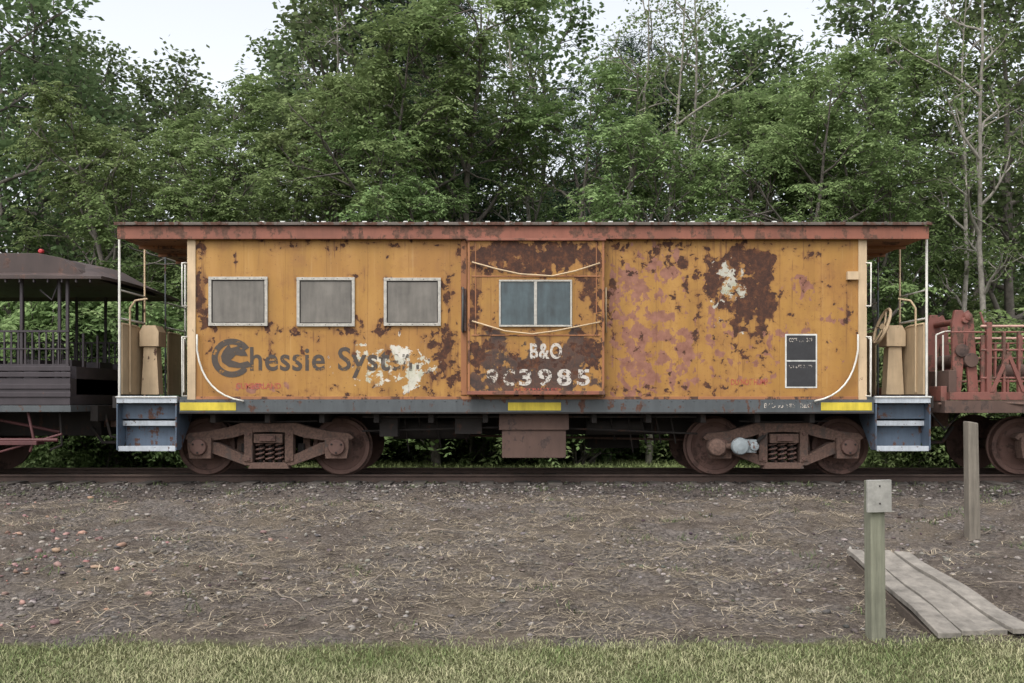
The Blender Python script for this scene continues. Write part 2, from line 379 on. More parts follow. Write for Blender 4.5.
# ------------------------------------------------------------ track
tr=empty('railway_track')
mb=MB('rails')
for yc in (0.835,2.27):
    prof=[(-.035,0),(-.037,-.03),(-.01,-.045),(-.009,-.12),(-.065,-.14),(-.065,-.155),(.065,-.155),(.065,-.14),(.009,-.12),(.01,-.045),(.037,-.03),(.035,0)]
    n=len(prof); vs=[(-90,yc+a,b) for a,b in prof]+[(90,yc+a,b) for a,b in prof]
    for i in range(n):
        j=(i+1)%n; mb.add([vs[i],vs[j],vs[j+n],vs[i+n]],[(0,1,2,3)],RAILTOP if i==n-1 else RAILS)
mb.build(tr)
mb=MB('sleepers')
x=-20
while x<20:
    mb.box(x-.11,x+.11,0.25+R.uniform(-.05,.05),2.85,-0.3,-0.10+R.uniform(-.01,.005),TIE); x+=0.53
mb.build(tr,0.01)

# ------------------------------------------------------------ caboose
cab=empty('caboose')
XL,XR=X(189),X(865); ZB,ZT=Z(398),Z(236)
BD=3.0
def blobs(px,py,L):
    m=np.zeros_like(px)
    for (cx,cy,rx,ry,s) in L:
        d=((px-cx)/rx)**2+((py-cy)/ry)**2
        m=np.maximum(m,s*np.exp(-0.55*d))
    return m
def paintgrid(name,x0,x1,z0,z1,y,rust,pink,pale,dark,parent,step=0.024):
    nx=int((x1-x0)/step); nz=int((z1-z0)/step)
    xs=np.linspace(x0,x1,nx); zs=np.linspace(z0,z1,nz); A,B=np.meshgrid(xs,zs)
    PX=512+A*F/(14+y); PY=HY-(B-CZ)*F/(14+y)
    wx=(vn(PX,PY,.06,21)-.5)*12+(vn(PX,PY,.16,22)-.5)*7; wy=(vn(PX,PY,.06,23)-.5)*12+(vn(PX,PY,.16,24)-.5)*7
    PX=PX+wx; PY=PY+wy
    C=np.stack([blobs(PX,PY,rust),blobs(PX,PY,pink),blobs(PX,PY,pale),blobs(PX,PY,dark)],-1).reshape(-1,4)
    V=np.stack([A,np.full_like(A,y),B],-1).reshape(-1,3)
    idx=np.arange(nx*nz).reshape(nz,nx)
    ff=np.stack([idx[:-1,:-1],idx[:-1,1:],idx[1:,1:],idx[1:,:-1]],-1).reshape(-1,4)
    me=np_mesh(name,V,ff,[PAINT],col=C); return link(bpy.data.objects.new(name,me),parent)
rust=[];pink=[];pale=[];dark=[]
rust+=[(330,242,150,6,.42),(640,243,240,8,.46),(330,392,140,5,.42),(560,394,320,5,.42),(330,332,130,6,.38),(530,320,500,120,.18),(730,320,170,100,.27)]
for wx in (209,268,298,355,385,441):
    rust+=[(wx,329,6,7,.66),(wx,278,4,5,.55),(wx+R.uniform(-2,2),350,3,18,.55)]
rust+=[(201,290,6,34,0.72),(203,250,6,12,.7),(205,322,7,10,.68),(443,365,9,14,.78),(441,345,15,18,.72),(448,300,6,30,.64),(460,250,7,16,.64),(330,250,10,6,.5),(275,248,6,5,.55),(385,262,4,8,.5),(237,262,4,6,.48),(430,375,16,14,.52),(455,380,8,14,.6)]
rust+=[(713,276,6,18,.95),(716,264,11,8,.88),(712,292,5,12,.85),(745,256,16,8,.92),(758,262,16,14,1),(767,278,10,18,1),(748,290,16,13,1),(742,304,16,12,1),(764,302,10,17,1),(760,320,6,16,.8),(738,324,5,16,.75),(733,262,8,9,.85),(686,262,6,9,.95),(688,285,4,8,.7),(662,252,7,6,.75),(728,275,5,14,.7),(720,302,7,12,.78),(742,290,44,50,.48),(700,262,100,14,.44),(745,350,50,36,.38)]
rust+=[(640,262,30,14,.42),(611,300,5,60,.54),(650,350,55,45,.32),(815,252,20,6,.5),(822,290,30,24,.34),(849,310,7,34,.48),(800,262,8,5,.5),(630,390,50,6,.48),(700,385,40,8,.44),(676,300,5,8,.62),(634,275,5,7,.62),(700,300,5,34,.56),(655,262,4,16,.62),(690,340,6,10,.55)]
pink+=[(630,290,26,46,.68),(655,320,38,56,.60),(640,345,32,42,.70),(682,350,26,38,.64),(665,268,28,20,.66),(650,380,54,14,.70),(612,330,10,60,.56),(705,330,22,60,.44)]
pink+=[(802,288,14,8,.82),(806,298,8,9,.74),(797,280,9,5,.65),(845,318,9,7,.7),(770,350,44,34,.44),(820,330,38,44,.40),(760,382,44,9,.52),(725,345,22,34,.46)]
pink+=[(255,386,30,3.5,.66)]
pale+=[(724,268,13,9,.78),(727,284,12,10,.80),(737,294,9,10,.80),(718,306,10,7,.66),(740,270,6,12,.66),(748,330,5,5,.5),(722,318,14,14,.42)]
pale+=[(398,356,11,12,.85),(411,372,9,13,.85),(374,380,14,8,.74),(388,364,40,20,.55),(362,352,10,9,.62),(427,368,7,12,.62),(640,300,60,60,.14)]
dark+=[(441,365,8,18,.35)]
paintgrid('side_panel',XL,XR,ZB,ZT,0.0,rust,pink,pale,dark,cab)
mb=MB('body_shell')
mb.box(XL+.01,XR-.01,0.012,BD-.002,ZB-.01,ZT,PAINT)
mb.box(XL-.02,X(196),-.025,.06,Z(401),ZT+.01,CREAM); mb.box(X(858),XR+.02,-.025,.06,Z(401),ZT+.01,CREAM)
mb.box(XL-.02,XL+.1,BD-.06,BD+.02,Z(401),ZT+.01,CREAM); mb.box(XR-.1,XR+.02,BD-.06,BD+.02,Z(401),ZT+.01,CREAM)
for sx in (XL,XR):
    sgn=-1 if sx<0 else 1
    mb.box(sx+sgn*.0,sx+sgn*.03,1.1,1.9,1.3,3.35,UNDERROOF); mb.box(sx+sgn*.03,sx+sgn*.04,1.3,1.7,2.5,3.1,GL1)
mb.build(cab,0.006)
by=-0.22
BXL,BXR=X(469,by),X(603,by); BZB,BZT=Z(391,by),Z(241,by)
br=[];bp=[];bpl=[];bd=[]
br+=[(535,258,52,15,.84),(495,256,22,12,.95),(520,250,22,9,.95),(560,256,24,14,.95),(588,254,16,12,.9),(545,264,14,14,.85),(480,262,10,14,.85),(590,280,10,18,.78),(598,300,6,44,.74),(474,300,6,44,.72),(582,332,12,9,.68),(485,335,12,9,.68),(590,350,12,22,.7),(478,352,10,18,.68),(535,300,60,50,.34),(535,365,60,26,.50)]
bd+=[(500,380,36,16,.84),(560,380,44,16,.88),(490,352,18,20,.74),(577,350,22,22,.76),(530,374,36,18,.82),(540,347,24,12,.54)]
paintgrid('bay_front',BXL,BXR,BZB,BZT,by,br,bp,bpl,bd,cab)
mb=MB('bay_shell')
mb.box(BXL+.002,BXR-.002,by+.01,0.0105,BZB,BZT,PAINT)
mb.box(BXL-.02,BXL+.015,by-.012,by+.05,BZB-.01,BZT,UNDERROOF); mb.box(BXR-.015,BXR+.02,by-.012,by+.05,BZB-.01,BZT,UNDERROOF)
mb.box(BXL-.03,BXR+.03,by-.02,.004,BZB-.055,BZB,ROOFRED)
mb.box(BXL-.04,BXR+.04,by-.05,.002,BZT,BZT+.035,ROOFRED)
mb.box(BXL+.09,BXL+.105,by-.008,by+.02,Z(335,by),BZT-.02,UNDERROOF)
mb.box(BXR-.105,BXR-.09,by-.008,by+.02,Z(335,by),BZT-.02,UNDERROOF)
mb.box(BXL+.04,BXR-.04,by-.010,by+.02,Z(336,by),Z(334.7,by),UNDERROOF)
mb.box(BXL+.04,BXR-.04,by-.010,by+.02,Z(277,by),Z(275.7,by),UNDERROOF)
mb.box(X(461),X(467),-.02,.005,Z(395),Z(240),UNDERROOF)
mb.build(cab,0.005)
def window(name,px0,px1,py0,py1,y,glass,frame,fw=.045,mull=False,parent=cab,depth=.035):
    x0,x1,z0,z1=X(px0,y),X(px1,y),Z(py1,y),Z(py0,y)
    mb=MB(name)
    mb.box(x0,x1,y-depth,y-.002,z1-fw,z1,frame); mb.box(x0,x1,y-depth,y-.002,z0,z0+fw,frame)
    mb.box(x0,x0+fw,y-depth+.002,y-.002,z0+fw,z1-fw,frame); mb.box(x1-fw,x1,y-depth+.002,y-.002,z0+fw,z1-fw,frame)
    if mull: mb.box((x0+x1)/2-.022,(x0+x1)/2+.022,y-depth+.001,y-.002,z0+fw,z1-fw,frame)
    mb.box(x0+fw,x1-fw,y-.014,y-.004,z0+fw,z1-fw,glass)
    if not mull:
        g=.014
        for a in (0.1,.3,.5,.7,.9):
            for zz in (z0+fw*.5,z1-fw*.5):
                mb.lathe_y(x0+(x1-x0)*a,y-depth-.006,zz,[(.007,0),(.007,.008)],DARK,8)
        mb.box(x0+fw,x1-fw,y-.022,y-.014,z0+fw,z0+fw+g,DARK); mb.box(x0+fw,x1-fw,y-.022,y-.014,z1-fw-g,z1-fw,DARK)
        mb.box(x0+fw,x0+fw+g,y-.021,y-.014,z0+fw+g,z1-fw-g,DARK); mb.box(x1-fw-g,x1-fw,y-.021,y-.014,z0+fw+g,z1-fw-g,DARK)
    mb.build(parent,.008)
window('window_1',209,268,277,326,0,GL1,ALU); window('window_2',297,355,277.5,326.5,0,GL1,ALU); window('window_3',384,441,278,326,0,GL1,ALU)
window('bay_window',499,572,280,327,by,GL2,ALU,.028,True)
mb=MB('bay_window_rods')
def P(px,py,y): return (X(px,y),y,Z(py,y))
mb.tube([P(472,262,by-.03),P(497,269,by-.05),P(520,274,by-.06),P(552,276,by-.06),P(575,271,by-.05),P(600,263,by-.03)],.011,CREAM)
mb.tube([P(472,321,by-.03),P(505,331,by-.06),P(532,334,by-.06),P(555,331,by-.06),P(600,322,by-.03)],.011,CREAM)
for px in (463,606):
    mb.tube([P(px,288,-.03),P(px,288,-.09),P(px,332,-.09),P(px,332,-.03)],.012,SILL if px<500 else CREAM)
mb.box(X(461.5),X(466.5),-.05,0,Z(331),Z(289),BOXR)
mb.build(cab)
# roof
mb=MB('roof')
rx0,rx1=X(117,-.1),X(929,-.1); ze=Z(226,-.1)
arch=[(-.10+3.2*i/16, ze+.0+.16*(1-((i-8)/8)**2)) for i in range(17)]
prof=[(-.10,Z(239,-.1))]+[(-.06,Z(239,-.1)),(-.06,Z(236.5,-.1)),(3.06,Z(236.5,-.1)),(3.06,Z(239,-.1)),(3.10,Z(239,-.1))]+arch[::-1]
mb.xprism(prof[::1],rx0,rx1,ROOFRED)
for i in range(16):
    (ya,za),(yb,zb)=arch[i],arch[i+1]
    if i==0: ya-=.05
    if i==15: yb+=.05
    mb.add([(rx0-.03,ya,za+.004),(rx1+.03,ya,za+.004),(rx1+.03,yb,zb+.004),(rx0-.03,yb,zb+.004),(rx0-.03,ya,za+.05),(rx1+.03,ya,za+.05),(rx1+.03,yb,zb+.05),(rx0-.03,yb,zb+.05)],
           [(0,3,2,1),(4,5,6,7),(0,1,5,4),(1,2,6,5),(2,3,7,6),(3,0,4,7)],ROOFTOP)
x=rx0+.3
while x<rx1:
    mb.box(x-.02,x+.02,-.158,-.13,ze+.01,ze+.06,ROOFTOP); x+=.62
for i in range(27):
    xx=X(262+i*20.5,-.1); mb.box(xx-.035,xx+.035,-.11,-.06,ze+.045,ze+.073,BOLT)
mb.build(cab,.006)
mb=MB('roof_ceiling')
for x0,x1 in ((rx0+.02,XL),(XR,rx1-.02)):
    mb.box(x0,x1,-.058,3.058,Z(236.5,-.1)-.012,Z(236.5,-.1)-.002,UNDERROOF)
    for yy in (.7,1.5,2.3): mb.box(x0,x1,yy-.03,yy+.03,Z(236.5,-.1)-.06,Z(236.5,-.1)-.013,UNDERROOF)
mb.build(cab)
mb=MB('side_sill')
mb.box(X(180),X(873),-.035,.12,Z(413),Z(399.5),SILL); mb.box(X(180),X(873),2.88,3.03,Z(413),Z(399.5),SILL)
mb.box(X(189),X(865),-.012,.012,Z(399.4),Z(396.5),UNDERROOF)
mb.box(X(180),X(873),.12,2.88,Z(410),Z(400.5),DARK)
mb.box(X(180),X(873),-.055,-.035,Z(413.6),Z(412),DARK)
for a,b in ((180,236),(508,561),(821,872)):
    mb.box(X(a,-.04),X(b,-.04),-.042,-.037,Z(410.5,-.04),Z(402.5,-.04),YELLOW)
x=X(185)
while x<X(870):
    mb.lathe_y(x,-.043,Z(401.2),[(.008,0),(.011,.009)],SILL,8); x+=.17
mb.build(cab,.003)
def text(name,s,px0,px1,py0,py1,y,mat,bold=0.02,parent=cab,shear=0,sp=1.0):
    cu=bpy.data.curves.new(name,'FONT'); cu.body=s; cu.size=1; cu.offset=bold; cu.shear=shear; cu.resolution_u=4; cu.space_character=sp
    o=bpy.data.objects.new(name+'_tmp',cu); scene.collection.objects.link(o)
    bpy.context.view_layer.update()
    me=bpy.data.meshes.new_from_object(o.evaluated_get(bpy.context.evaluated_depsgraph_get()))
    bpy.data.objects.remove(o)
    co=np.zeros(len(me.vertices)*3); me.vertices.foreach_get('co',co); co=co.reshape(-1,3)
    mn,mx=co.min(0),co.max(0)
    x0,x1,z0,z1=X(px0,y),X(px1,y),Z(py1,y),Z(py0,y)
    n=np.zeros_like(co); n[:,0]=x0+(co[:,0]-mn[0])/(mx[0]-mn[0])*(x1-x0); n[:,2]=z0+(co[:,1]-mn[1])/(mx[1]-mn[1])*(z1-z0); n[:,1]=y-.004
    me.vertices.foreach_set('co',n.ravel()); me.materials.clear(); me.materials.append(mat); me.update(); me.name=name
    link(bpy.data.objects.new(name,me),parent)
NAVY=decal('faded_navy_lettering',(0.062,0.050,0.042),.68,scale=7,op=.84); NAVYW=decal('peeled_navy_lettering',(0.062,0.050,0.042),.44,scale=8,op=.8)
WLET=decal('white_lettering',(0.60,0.55,0.49),.56,scale=16,op=.88)
WLET2=decal('worn_white_lettering',(0.55,0.49,0.42),.38,scale=20,op=.85); RLET=decal('red_stencil_lettering',(0.40,0.08,0.05),.6,scale=25)
text('lettering_railroad','hessie',250,325,347,371,0,NAVY,.018,sp=1.06)
text('lettering_railroad','Syst',338,390,347,378,0,NAVY,.018,sp=1.06); text('lettering_railroad_peeled','em',390,419,354,371,0,NAVYW,.018,sp=1.02)
text('lettering_initials','B&O',530,562,343,359,by,WLET,.03,sp=1.15)
text('lettering_number','3985',519,590,369,386,by,WLET,.028,sp=1.3); text('lettering_number_worn','C',503,515,369,386,by,WLET2,.03); text('lettering_number_worn','9',486,498,369,386,by,WLET2,.02)
text('stencil_left','CUMBERLAND',236,281,383,389,0,RLET,.02); text('stencil_right','DO NOT HUMP',731,768,379,385,0,RLET,.02); text('stencil_mid','RESTRICTED',514,561,388,390.5,by,RLET,.02)
text('sill_text','B&O 903985   B&O',764,812,403,408,-.04,WLET2,.02)
mb=MB('emblem')
cx,cy,ro,ri=232,358,19.5,13.5
def ep(px,py): return (X(px),-.005,Z(py))
A=[math.radians(a) for a in range(32,332,10)]
for i in range(len(A)-1):
    q=[]
    for a,rr in ((A[i],ro),(A[i],ri),(A[i+1],ri),(A[i+1],ro)): q.append(ep(cx+rr*math.cos(a)*1.05,cy-rr*math.sin(a)))
    mb.add(q,[(0,1,2,3)],NAVY)
cat=[(222,362),(221,356),(224,350),(229,344),(231,348),(238,346),(241,342),(243,348),(246,352),(248,356),(241,356),(236,355),(231,360),(240,363),(248,361),(253,366),(246,368),(238,368),(229,367)]
mb.add([(X(p[0]),-.006,Z(p[1])) for p in cat],[tuple(range(len(cat)-1,-1,-1))],NAVY)
mb.build(cab)
mb=MB('consolidated_stencil_panel')
mb.box(X(785),X(817),-.006,-.002,Z(388),Z(334),BOLT)
mb.box(X(786.5),X(815.5),-.010,-.0065,Z(360),Z(335.5),LETTERBLK); mb.box(X(786.5),X(815.5),-.010,-.0065,Z(386.5),Z(361.5),LETTERBLK)
mb.build(cab)
text('panel_text','COTS  LUB  2-79',789,812,338,342,-.012,WLET2,.01); text('panel_text','IDT BTT RPKD',789,812,365,368,-.012,WLET2,.01)
mb=MB('side_fittings')
mb.box(X(846),X(857),-.07,0,Z(280),Z(272),CREAM)
for (a,b) in ((197,335),(858,335)):
    pts=[P(a,b,-.02),P(a,b,-.08),P(a,b+12,-.09)]
    end=243 if a<500 else 815
    for t in np.linspace(0,1,9):
        x=(1-t)**2*a+2*t*(1-t)*(a+ (6 if a<500 else -6))+t*t*end; y=(1-t)**2*(b+15)+2*t*(1-t)*395+t*t*401
        pts.append(P(x,y,-.09))
    pts.append(P(end,402,-.03)); mb.tube(pts,.014,WHITE)
for s,c in ((-1,183),(1,870)):
    for (a,b) in ((263,306),(337,396)):
        mb.tube([P(c-s*4,a,-.02),P(c+s*1,a,-.07),P(c+s*1,b,-.07),P(c-s*4,b,-.02)],.013,WHITE)
mb.build(cab)
for s in (-1,1):
    pe=120 if s<0 else 926; xe=X(pe,.1); xw=XL if s<0 else XR
    mb=MB('end_platform')
    mb.box(xe,xw,.05,BD-.05,Z(402),Z(397),SILL)
    mb.box(xe-s*.0,xe+s*.08,.02,BD-.02,Z(408),Z(396),DARK)
    for yy in (.08,BD-.08):
        mb.tube([(xe+s*.0,yy,Z(397)),(xe+s*.0,yy,3.66)],.02,WHITE)
    for yy in (1.05,1.95):
        mb.tube([(xe,yy,Z(397)),(xe,yy,3.66)],.016,CREAM if yy<1.5 else SILL)
    for (ya,yb) in ((.12,1.0),(2.0,2.88)):
        zt=2.33
        arc=[]
        for t in range(7):
            a=math.pi/2*t/6
            arc.append((yb-.35+.35*math.cos(a),zt-.35+.35*math.sin(a)))
        pts=[(ya,1.27),(yb,1.27)]+arc+[(ya,zt)]
        mb.xprism(pts,xe-s*.03,xe-s*.005,CREAM)
        mb.tube([(xe-s*.02,p[0],p[1]+.01) for p in arc]+[(xe-s*.02,ya,zt+.01)],.022,CREAM)
    for zz,r in ((2.42,.018),(2.85,.014)):
        mb.tube([(xe,.08,zz),(xe,1.05,zz)],r,WHITE); mb.tube([(xe,1.95,zz),(xe,BD-.08,zz)],r,WHITE)
    mb.tube([(xe-s*.05,.35,1.3),(xe-s*.05,.35,2.6),(xe-s*.12,.37,2.72),(xe-s*.3,.4,2.75)],.017,CREAM)
    bx=xe-s*.22
    mb.prism([(bx-.14,1.27),(bx+.14,1.27),(bx+.10,2.02),(bx-.10,2.02)],.70,.9,CREAM)
    mb.prism([(bx-.15,2.03),(bx+.15,2.03),(bx+.15,2.26),(bx+.10,2.36),(bx-.10,2.36),(bx-.15,2.26)],.66,.98,CREAM)
    if s>0:
        wx=bx-.24
        ring=[(wx+.10*math.sin(a),.62+.22*math.cos(a),2.34+.27*math.sin(a)) for a in np.linspace(0,2*math.pi,25)]
        mb.tube(ring,.024,CREAM)
        for a in np.linspace(0,2*math.pi,6)[:-1]: mb.tube([(wx+.04,.62,2.34),(wx+.10*math.sin(a),.62+.22*math.cos(a),2.34+.27*math.sin(a))],.016,CREAM)
        mb.tube([(wx,.62,2.34),(bx,.8,2.30)],.05,CREAM)
    lx=xw+s*.12
    for yy in (2.1,2.5): mb.tube([(lx,yy,1.25),(lx,yy,3.65)],.014,WHITE)
    for i in range(7): mb.tube([(lx,2.1,1.5+i*.3),(lx,2.5,1.5+i*.3)],.011,WHITE)
    mb.tube([(xw+s*.1,.06,1.3),(xw+s*.1,.06,2.1),(xw+s*.04,.06,2.15)],.013,WHITE)
    mb.build(cab,.006)
    for side in (0,1):
        mb=MB('steps')
        def yy(v): return v if side==0 else BD-v
        a,b=(118,178) if s<0 else (874,929)
        x0,x1=X(a),X(b)
        def bx_(xa,xb,y0,y1,z0,z1,m): mb.box(xa,xb,yy(y0),yy(y1),z0,z1,m)
        for xx in (x0,x1-.02):
            n=[(yy(-.06),Z(404)),(yy(.62),Z(404)),(yy(.62),Z(418)),(yy(.12),Z(450)),(yy(-.06),Z(450))]
            if side==1: n=n[::-1]
            mb.xprism(n,xx,xx+.02,BLUE)
        bx_(x0,x1,-.055,.02,Z(403),Z(396),STEPW)
        bx_(x0-.01,x1+.01,-.075,-.058,Z(397.5),Z(396.5),WHITE)
        for i,(pz,y0) in enumerate(((421.5,.12),(446.5,-.04))):
            bx_(x0+.022,x1-.022,y0,y0+.28,Z(pz+1.2),Z(pz),STEPW)
            bx_(x0+.022,x1-.022,y0-.004,y0+.01,Z(pz+4.5),Z(pz-.6),STEPW)
            bx_(x0+.022,x1-.022,y0+.27,y0+.29,Z(pz+1),Z(pz-21),BLUE)
        bx_(x0+.022,x1-.022,.10,.12,Z(419),Z(404),BLUE)
        mb.build(cab,.003)
    mb=MB('coupler')
    cxx=xe+s*.08
    mb.box(cxx-s*.3,cxx+s*.35,1.38,1.62,.78,1.0,TRUCK); mb.box(cxx+s*.30,cxx+s*.58,1.30,1.55,.74,1.05,TRUCK); mb.box(cxx+s*.30,cxx+s*.62,1.60,1.72,.74,1.05,TRUCK)
    mb.tube([(cxx,1.1,.95),(cxx+s*.15,1.0,.75),(cxx+s*.35,1.0,.5),(cxx+s*.6,1.05,.5),(cxx+s*.8,1.1,.75)],.03,DARK)
    mb.tube([(cxx,.2,.95),(cxx+s*.02,1.3,.85),(cxx+s*.3,1.45,1.15)],.016,CREAM)
    mb.build(cab,.015)
def wheelset(mb,x,yn=.79,r=.45):
    for yc,s in ((yn,1),(2.27+.04,-1)):
        prof=[(.055,-.10),(.085,-.10),(.10,-.045),(.18,-.01),(.30,.0),(r-.085,-.03),(r-.07,-.055),(r-.01,-.055),(r-.002,-.045),(r,.03),(r,.055),(r+.028,.065),(r+.028,.09),(r-.06,.09),(.15,.06),(.09,.10)]
        if s<0: prof=[(a,-b) for a,b in prof]
        mb.lathe_y(x,yc,r+.003,prof,WHEEL,48)
    mb.tube([(x,.45,r),(x,2.65,r)],.075,TRUCK,14)
def truck(parent,px0,px1,name='truck'):
    x0,x1=X(px0,.8),X(px1,.8); cx=(x0+x1)/2; h=(x1-x0)/2
    mb=MB(name+'_wheelsets'); wheelset(mb,x0); wheelset(mb,x1); mb.build(parent)
    mb=MB(name+'_frame')
    for (ya,yb,sg) in ((.42,.60,1),(2.50,2.68,-1)):
        for m in (-1,1):
            def q(pts): return [(cx+m*a,b) for a,b in pts]
            mb.prism(q([(0,.82),(0,.69),(.30,.68),(.55,.60),(h-.16,.55),(h+.20,.56),(h+.25,.60),(h+.18,.67),(h-.12,.70),(.62,.77),(.42,.83)]),ya,yb,TRUCK)
            mb.prism(q([(.26,.17),(.36,.17),(h-.12,.38),(h-.12,.54),(h-.28,.52),(.40,.34),(.26,.31)]),ya+.01,yb-.01,TRUCK)
            mb.prism(q([(.25,.22),(.38,.24),(.38,.72),(.25,.72)]),ya-.012,yb-.02,TRUCK)
            mb.prism(q([(h-.18,.28),(h+.15,.28),(h+.18,.45),(h+.18,.60),(h-.19,.60),(h-.19,.45)]),ya-.05,yb-.03,TRUCK)
            mb.lathe_y(cx+m*h,(ya-.12) if sg>0 else yb+.0,.46,[(.06,0),(.12,.012),(.13,.05),(.13,.12)],WHEEL,20)
            for aa in range(3):
                t=aa*2.094+.5; mb.lathe_y(cx+m*h+.085*math.cos(t),(ya-.135) if sg>0 else yb,.46+.085*math.sin(t),[(.016,0),(.018,.04)],DARK,6)
            mb.lathe_y(cx+m*.31,ya-.03,.27,[(.025,0),(.028,.03)],WHEEL,8); mb.lathe_y(cx+m*.31,ya-.03,.66,[(.025,0),(.028,.03)],WHEEL,8)
        mb.prism([(cx-.32,.12),(cx+.32,.12),(cx+.27,.215),(cx-.27,.215)],ya-.02,yb+.02,TRUCK)
        mb.box(cx-.22,cx+.22,ya-.05,yb+.05,.52,.66,TRUCK)
        mb.box(cx-.12,cx+.12,ya-.09,ya-.04,.55,.63,WHEEL)
        for sx in (-.15,0,.15):
            pts=[(cx+sx+.06*math.cos(t),ya+.07+.06*math.sin(t),.225+.29*t/(2*math.pi*4)) for t in np.linspace(0,2*math.pi*4,49)]
            mb.tube(pts,.017,WHEEL,6)
            mb.tube([(cx+sx,ya+.09,.22),(cx+sx,ya+.09,.52)],.03,DARK,8)
        mb.tube([(cx-h+.3,ya-.02,.86),(cx-.2,ya-.02,.84),(cx+h-.3,ya-.02,.86)],.014,DARK)
    mb.box(cx-.18,cx+.18,.6,2.5,.40,.62,DARK)
    for m in (-1,1):
        mb.box(cx+m*(h-.62)-.05,cx+m*(h-.62)+.05,.65,2.45,.36,.50,DARK)
        mb.prism([(cx+m*(h-.60),.25),(cx+m*(h-.47),.30),(cx+m*(h-.50),.62),(cx+m*(h-.60),.66)],.72,.86,TRUCK)
        mb.tube([(cx+m*(h-.58),.78,.6),(cx+m*(h-.5),.78,.92)],.02,DARK)
    mb.box(cx-.35,cx+.35,1.2,1.8,.62,.95,DARK)
    mb.build(parent,.012)
truck(cab,208,342); truck(cab,714,839)
mb=MB('axle_generator_drive')
gx_=X(716,.3)
mb.lathe_y(gx_,.16,.46,[(.05,0),(.12,.02),(.14,.06),(.14,.22)],TRUCK,20)
mb.lathe_y(gx_+.34,.12,.48,[(.05,0),(.12,.015),(.135,.05),(.135,.10),(.10,.11),(.10,.26)],GREYM,20)
mb.box(gx_+.40,gx_+.60,.20,.40,.38,.58,GREYM); mb.lathe_y(gx_+.56,.16,.48,[(.03,0),(.07,.01),(.08,.1)],GREYM,12)
mb.tube([(gx_+.08,.30,.47),(gx_+.28,.30,.48)],.055,TRUCK,14)
mb.tube([(gx_+.55,.32,.48),(gx_+.75,.40,.62),(gx_+1.0,.6,.80)],.03,DARK,8)
mb.build(cab,.008)
mb=MB('underframe')
mb.box(XL-.6,XR+.6,1.25,1.75,.62,1.0,DARK)
for px in range(210,870,55): mb.box(X(px)-.04,X(px)+.04,.13,2.87,.84,1.0,DARK)
mb.tube([(X(395,1),.9,.72),(X(470,1),.9,.72)],.16,DARK,16); mb.tube([(X(585,1),.8,.76),(X(640,1),.8,.76)],.13,DARK,16)
mb.tube([(X(360,.3),.5,.70),(X(500,.3),.45,.76)],.016,DARK); mb.tube([(X(570,.3),.5,.74),(X(700,.3),.5,.66)],.016,DARK)
mb.tube([(X(360),.25,.93),(X(700),.25,.93)],.02,DARK)
mb.box(X(380,.4),X(398,.4),.35,.6,.62,.95,DARK); mb.box(X(455,.4),X(482,.4),.35,.7,.66,.96,DARK)
mb.box(X(588,2),X(640,2),2.1,2.7,.35,.9,DARK); mb.box(X(410,2),X(455,2),2.2,2.7,.5,.9,DARK)
for px in (640,655,670): mb.tube([(X(px,.5),.5,.98),(X(px+8,.5),.7,.5)],.014,DARK)
mb.tube([(X(450,1.5),1.5,.6),(X(690,1.5),1.5,.52)],.02,TRUCK)
for px,pz in ((388,436),(404,452),(418,440),(436,448),(462,442),(610,440),(628,452),(650,444)):
    mb.tube([P(px,412,.6),P(px+2,(412+pz)/2,.65),P(px+5,pz,.9)],.013,DARK)
mb.build(cab,.006)
mb=MB('battery_box')
mb.box(X(502,.15),X(566,.15),.15,.85,Z(458,.15),Z(430,.15),BOXR); mb.box(X(499,.12),X(569,.12),.12,.86,Z(430,.12),Z(413.6,.12),BOXR)
mb.build(cab,.008)

# ------------------------------------------------------------ left excursion car
lc=empty('open_excursion_car')
DW=weathered('dark_painted_wood',(0.034,0.026,0.030),rust=(0.08,0.05,0.04),amount=0.42,scale=6)
MAROON=weathered('maroon_iron',(0.085,0.026,0.026),rust=(0.06,0.03,0.025),amount=0.5,scale=6)
ROOFD=weathered('canopy_roof',(0.050,0.032,0.028),rust=(0.085,0.05,0.04),amount=0.5,scale=4)
mb=MB('canopy_roof'); xr=X(102,-.1); xl=X(-420)
zev=Z(279,-.1)
def sect(x,dz,dy,th=.05):
    pts=[(-.12+dy+(3.24-2*dy)*i/12, zev+dz*(1-((i-6)/6)**2)) for i in range(13)]
    return [(x,a,b) for a,b in pts]+[(x,a,b+th) for a,b in pts[::-1]]
secs=[sect(xl,.42,0,.06),sect(X(35),.42,0,.06),sect(X(75),.30,0,.05),sect(xr,.03,.0,.04)]
n=26; vs=[p for s_ in secs for p in s_]; fs=[]
for i in range(3):
    for j in range(n): j2=(j+1)%n; fs.append((i*n+j,i*n+j2,(i+1)*n+j2,(i+1)*n+j))
fs+= [tuple(range(n)),tuple(range(4*n-1,3*n-1,-1))]
mb.add(vs,fs,ROOFD)
mb.prism([(xl,zev+.06),(xl,zev+.40),(X(38),zev+.40),(X(62),zev+.33),(X(78),zev+.16),(X(84),zev+.06)],-.02,3.02,ROOFD)
for px in range(-300,100,14): mb.box(X(px),X(px+1.5),-.1,-.05,zev-.05,zev+.0,DW)
mb.build(lc,.004)
mb=MB('posts_and_railing')
zf=Z(405)
for px in (-150,-80,-15,20,58,66):
    for yy in (.05,2.95): mb.box(X(px)-.02,X(px)+.02,yy-.02,yy+.02,zf,zev+.1,DW)
for py,h in ((330,2),(348,1.3),(364,2)):
    mb.box(xl,X(68),.02,.06,Z(py+h),Z(py),DW); mb.box(xl,X(68),2.94,2.98,Z(py+h),Z(py),DW)
px=-200
